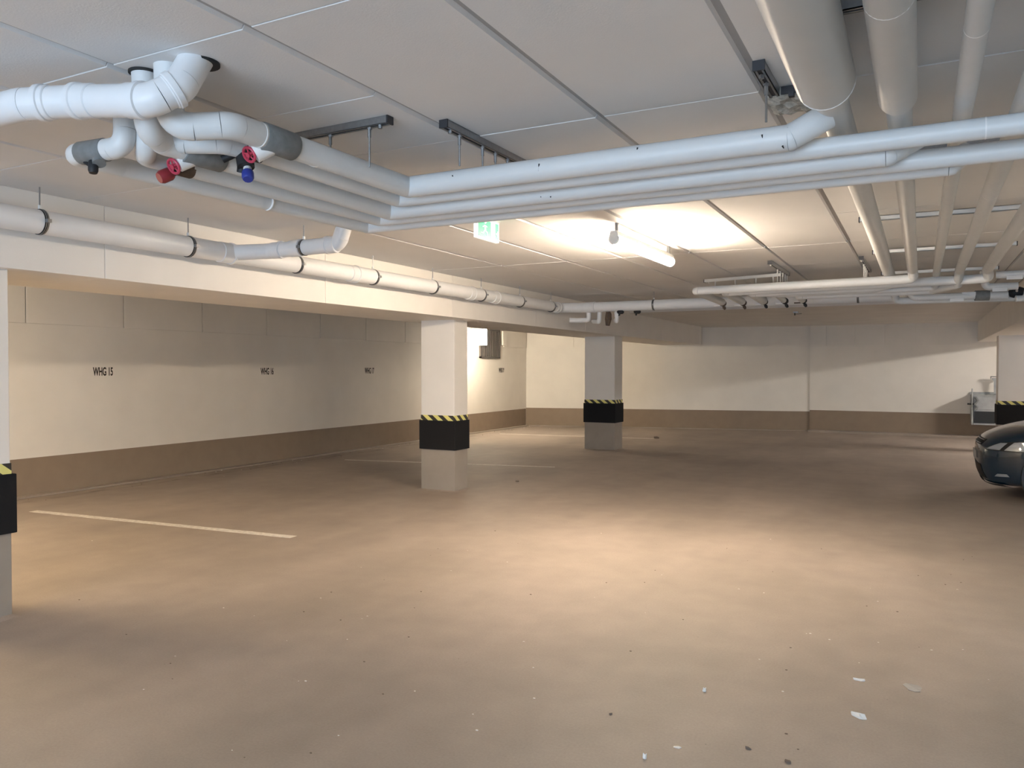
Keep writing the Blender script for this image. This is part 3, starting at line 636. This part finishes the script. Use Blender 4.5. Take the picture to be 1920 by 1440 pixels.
scrap('dark crumb beside the foot of the farther pillar', -5.22,17.04,.14,.05,'grit',0,.03,.03,'dirt_crumb')
scrap('dark crumb on the floor right of the middle pillar', -5.82+.9,9.6,.06,.04,'grit',0,.01,.01,'dirt_crumb')
spec = [(-1.29,4.77),(-1.77,3.64),(-5.0,3.31),(-.56,4.86),(.17,6.42),(-1.95,4.96),(-.43,3.35),(-.58,4.85),(-2.18,3.57),(-2.17,2.58),(-2.17,2.41),(-2.47,2.28),(-2.38,2.26),(-1.77,3.02),(-2.26,3.01),(-3.32,2.52),(-3.49,2.81),(-.45,4.8),(-.99,6.22),(-6.62,4.51),(-9.2,6.84),(-8.92,8.12),(-9.18,8.88),(-8.57,18.6),(-9.07,17.43),(-.2,4.28+.6),(-.3,5.6),(-1.2,7.4),(-2.9,4.2),(-.95,5.6),(-1.4,4.1),(-1.6,3.3),(-2.6,3.3),(-.75,4.3),(-4.1,3.0),(-3.7,3.6)]
bm = bmesh.new(); bm2 = bmesh.new(); rng = random.Random(11)
pts = spec+[(rng.uniform(-4,.4), rng.uniform(2.6,7.5)) for _ in range(60)]
for y in [rng.uniform(4.5,19) for _ in range(70)]: pts.append((rng.uniform(-9.46,-9.1), y))
for i, (x, y) in enumerate(pts):
    r = rng.uniform(.002,.0055)*(1 if y < 8 else 2)
    bmesh.ops.create_icosphere(bm if i % 2 else bm2, subdivisions=1, radius=r, matrix=Matrix.Translation((x,y,r*.3)) @ Matrix.Diagonal((1.5,1,.5,1)))
o = obj('pale_grit', bm, 'debris'); o['kind'] = 'stuff'; tag(o, 'pale specks of grit scattered over the concrete floor', 'grit')
o = obj('dark_grit', bm2, 'grit'); o['kind'] = 'stuff'; tag(o, 'dark specks of dirt scattered over the floor and along the left wall', 'grit')

# ------------------------------------------------------------------ wall box with scraper at the back right
t = thing('wall_cabinet', 'grey metal box on the back wall beside the right pillar, behind the car', 'cabinet', (1.2,20.3,.6)); off = rel(t)
x0, x1, yf, yb = 1.02, 1.95, 20.05, 20.68
obj('body', B(((x0,yf,.46),(x1,yb,.96)), bev=.01), 'greymetal', t, loc=off)
obj('top_tray', B(((x0-.02,yf-.02,.955),(x1+.02,yb,.975)),((x0-.02,yb-.02,.955),(x1,yb,1.03))), 'greymetal', t, loc=off)
obj('front_panel', B(((x0+.03,yf-.012,.66),(x1-.05,yf,.93)), bev=.003), 'greymetal', t, loc=off)
obj('lower_panel', B(((x0+.03,yf-.012,.36),(x0+.42,yf+.02,.62))), 'carblack', t, loc=off)
obj('shelf_bottom', B(((x0,yf,.32),(x1,yb,.36))), 'greymetal', t, loc=off)
obj('side_panel', B(((x0-.01,yf,.32),(x0+.02,yb,.97))), 'greymetal', t, loc=off)
obj('corner_post', cyl((x0-.01,yf-.01,.32),(x0-.01,yf-.01,1.12),.014,8), 'greymetal', t, True, off)
obj('hinge_knob', cyl((x0-.10,yf,.78),(x0+.04,yf,.78),.02,8), 'carblack', t, True, off)
obj('cable_bundle', T([(x0+.05,yf-.03,.93),(x0+.10,yf-.05,.86),(x0+.04,yf-.04,.78),(x0+.09,yf-.05,.72),(x0+.05,yf-.03,.66)], .028, 8), 'greyfoil', t, True, off)
t = thing('hand_scraper', 'grey hand scraper with a wide top standing above the wall box', 'tool', (1.45,20.5,1.0)); off = rel(t)
xh = 1.50
bm = flat([(0,0)]*0 or [(-.10,1.35),(.10,1.35),(.055,1.26),(.05,1.02),(-.05,1.02),(-.055,1.26)], 0, .02)
o = obj('blade_and_shaft', bm, 'greymetal', t); o.data.transform(Matrix(((0,1,0,0),(1,0,0,0),(0,0,1,0),(0,0,0,1)))); o.location = off+Vector((xh,20.45,0))
obj('top_edge', B(((xh-.12,20.44,1.37),(xh+.12,20.48,1.39)),((xh-.12,20.44,1.33),(xh-.105,20.48,1.39)),((xh+.105,20.44,1.33),(xh+.12,20.48,1.39))), 'greyfoil', t, loc=off)
obj('grip_end', B(((xh-.045,20.44,.96),(xh+.045,20.49,1.00))), 'greyfoil', t, loc=off)

# ------------------------------------------------------------------ car (nose towards -X)
def car():
    t = thing('car', 'dark blue-green car parked at the right edge, only its nose in view', 'car', (2.7,11.35,0)); off = rel(t)
    X0, YC = .60, 11.35
    #  s,   halfwidth, zbottom, zside(shoulder), ztop
    st = [(0,.40,.30,.56,.64),(.04,.56,.22,.60,.70),(.12,.68,.19,.66,.765),(.25,.775,.18,.72,.83),(.45,.84,.18,.78,.895),(.75,.875,.18,.84,.95),(1.05,.885,.18,.88,.985),
          (1.6,.89,.18,.91,1.0),(2.4,.89,.18,.92,1.0),(3.2,.885,.19,.93,1.0),(3.8,.86,.22,.94,1.0),(4.15,.78,.28,.92,.98),(4.25,.66,.36,.86,.92)]
    def section(s, w, zb, zs, zt):
        pts = [(0,zb),(w*.6,zb),(w*.88,zb+.015),(w*.97,zb+.08),(w*1.0,zb+(zs-zb)*.45),(w*.99,zb+(zs-zb)*.8),(w*.95,zs),(w*.86,zs+(zt-zs)*.45),(w*.70,zs+(zt-zs)*.78),(w*.4,zt-.006),(0,zt)]
        full = [(y, z) for y, z in pts] + [(-y, z) for y, z in pts[-2:0:-1]]
        # pull corners back along the length so that the nose is rounded in plan
        return [(X0+s+(.16*(abs(y)/.89)**3.2 if s < .3 else 0)+(.05*max(0, abs(z-.50)-.12)/.2 if s < .06 else 0), YC+y, z) for y, z in full]
    def loft(bm, secs):
        rows = [[bm.verts.new(p) for p in s] for s in secs]; n = len(rows[0])
        for a, c in zip(rows, rows[1:]):
            for k in range(n): bm.faces.new((a[k], a[(k+1)%n], c[(k+1)%n], c[k]))
        bm.faces.new(rows[0]); bm.faces.new(rows[-1])
        bmesh.ops.recalc_face_normals(bm, faces=bm.faces[:]); return bm
    bm = loft(bmesh.new(), [section(*q) for q in st])
    b = obj('body', bm, 'carpaint', t, True, off); b.data.polygons.foreach_set('use_smooth', [True]*len(b.data.polygons))
    md = b.modifiers.new('s', 'SUBSURF'); md.levels = 2; md.render_levels = 2
    gh = []
    for s, w, zt in ((1.05,.72,.97),(1.5,.70,1.22),(1.95,.64,1.43),(2.6,.63,1.47),(3.3,.62,1.44),(3.8,.64,1.25),(4.1,.68,.98)):
        lo = [(-.80,.93),(-.79,.98)]; z1 = zt
        ring = [(-.80,.90),(-.79,.96),(-w-.03*(zt>1.2),(.96+z1)/2),(-w+.02,z1-.03),(-w*.6,z1),(0,z1+.012),(w*.6,z1),(w-.02,z1-.03),(w+.03*(zt>1.2),(.96+z1)/2),(.79,.96),(.80,.90)]
        gh.append([(X0+s, YC+y, z) for y, z in ring])
    obj('window_glass', loft(bmesh.new(), gh), 'glass', t, True, off)
    obj('roof', B(((X0+1.95,YC-.60,1.44),(X0+3.4,YC+.60,1.485)), bev=.018), 'carpaint', t, True, off)
    for sx_ in (X0+.78, X0+3.38):
        for sy in (-1, 1):
            yy = YC+sy*.80
            w_ = obj('wheel', T([(sx_,yy-.10,.315),(sx_,yy-.085,.315),(sx_,yy+.085,.315),(sx_,yy+.10,.315)], [.28,.315,.315,.28], 28), 'tyre', t, True, off)
            bm = bmesh.new(); yo = yy+sy*.102
            for k in range(7):
                a = 2*math.pi*k/7; sweep(bm, [(sx_,yo,.315),(sx_+.2*math.cos(a),yo,.315+.2*math.sin(a))], .018, 6)
            sweep(bm, [(sx_,yy+sy*.08,.315),(sx_,yo+sy*.004,.315)], .20, 24); obj('rim', bm, 'chrome', w_, True)
            ar = obj('wheel_arch', T([(sx_,YC+sy*.70,.33),(sx_,YC+sy*.893,.33)], .365, 28), 'carblack', t, True, off)
    # front details; every piece sits proud of the nose surface and is found by ray casting on the smooth body
    dg = bpy.context.evaluated_depsgraph_get(); dg.update(); ev = b.evaluated_get(dg)
    def hit(y, z, dirx=1, x=-.4):
        o_ = Vector((X0+x, y, z)) - Vector(b.matrix_world.translation)
        ok, loc_, nrm, _ = ev.ray_cast(o_, Vector((dirx,0,0)))
        return (loc_+Vector(b.matrix_world.translation), nrm) if ok else (None, None)
    def skin(name, poly, m, lift=.004, nu=14, nv=8, z_curve=None):
        """quad patch (y,z corners a,b,c,d) wrapped on the nose"""
        bm = bmesh.new(); a, b_, c, d = [Vector(p) for p in poly]; grid = []
        for i in range(nu+1):
            row = []
            for j in range(nv+1):
                u, v = i/nu, j/nv; p = (a*(1-u)+b_*u)*(1-v)+(d*(1-u)+c*u)*v
                h_, n_ = hit(YC+p.x, p.y)
                row.append(bm.verts.new(h_+n_*lift) if h_ else None)
            grid.append(row)
        for i in range(nu):
            for j in range(nv):
                q = (grid[i][j], grid[i+1][j], grid[i+1][j+1], grid[i][j+1])
                if all(q): bm.faces.new(q)
        if not bm.faces: bm.free(); return
        r = bmesh.ops.solidify(bm, geom=bm.faces[:], thickness=.006)
        return obj(name, bm, m, t, True, off)
    bpy.context.view_layer.update()
    for s_ in (-1, 1):
        hl = skin('headlight', [(s_*.52,.60),(s_*.84,.60),(s_*.86,.74),(s_*.66,.70)], 'carblack', .003)
        skin('headlight_glass', [(s_*.55,.61),(s_*.68,.61),(s_*.71,.695),(s_*.66,.69)], 'headlamp', .007)
        skin('headlight_glass', [(s_*.71,.61),(s_*.83,.61),(s_*.845,.73),(s_*.75,.705)], 'headlamp', .007)
        skin('fog_lamp', [(s_*.64,.30),(s_*.74,.31),(s_*.73,.34),(s_*.67,.335)], 'headlamp', .006)
    skin('upper_grille', [(-.40,.645),(.40,.645),(.42,.715),(-.42,.715)], 'carblack', .004)
    skin('grille_bar', [(-.38,.655),(.38,.655),(.38,.662),(-.38,.662)], 'chrome', .010, 14, 2)
    skin('grille_bar', [(-.39,.695),(.39,.695),(.39,.702),(-.39,.702)], 'chrome', .010, 14, 2)
    skin('lower_grille', [(-.52,.26),(.52,.26),(.46,.42),(-.46,.42)], 'carblack', .004)
    skin('number_plate', [(-.26,.455),(.26,.455),(.26,.565),(-.26,.565)], 'plate', .016, 10, 3)
    skin('front_lip', [(-.66,.20),(.66,.20),(.66,.225),(-.66,.225)], 'carblack', .02, 20, 2)
    for s_ in (-1, 1):
        m_ = obj('door_mirror', B(((X0+1.35,YC+s_*.90-.09,.98),(X0+1.47,YC+s_*.90+.09,1.10)), bev=.03), 'carpaint', t, True, off)
    return t
car()
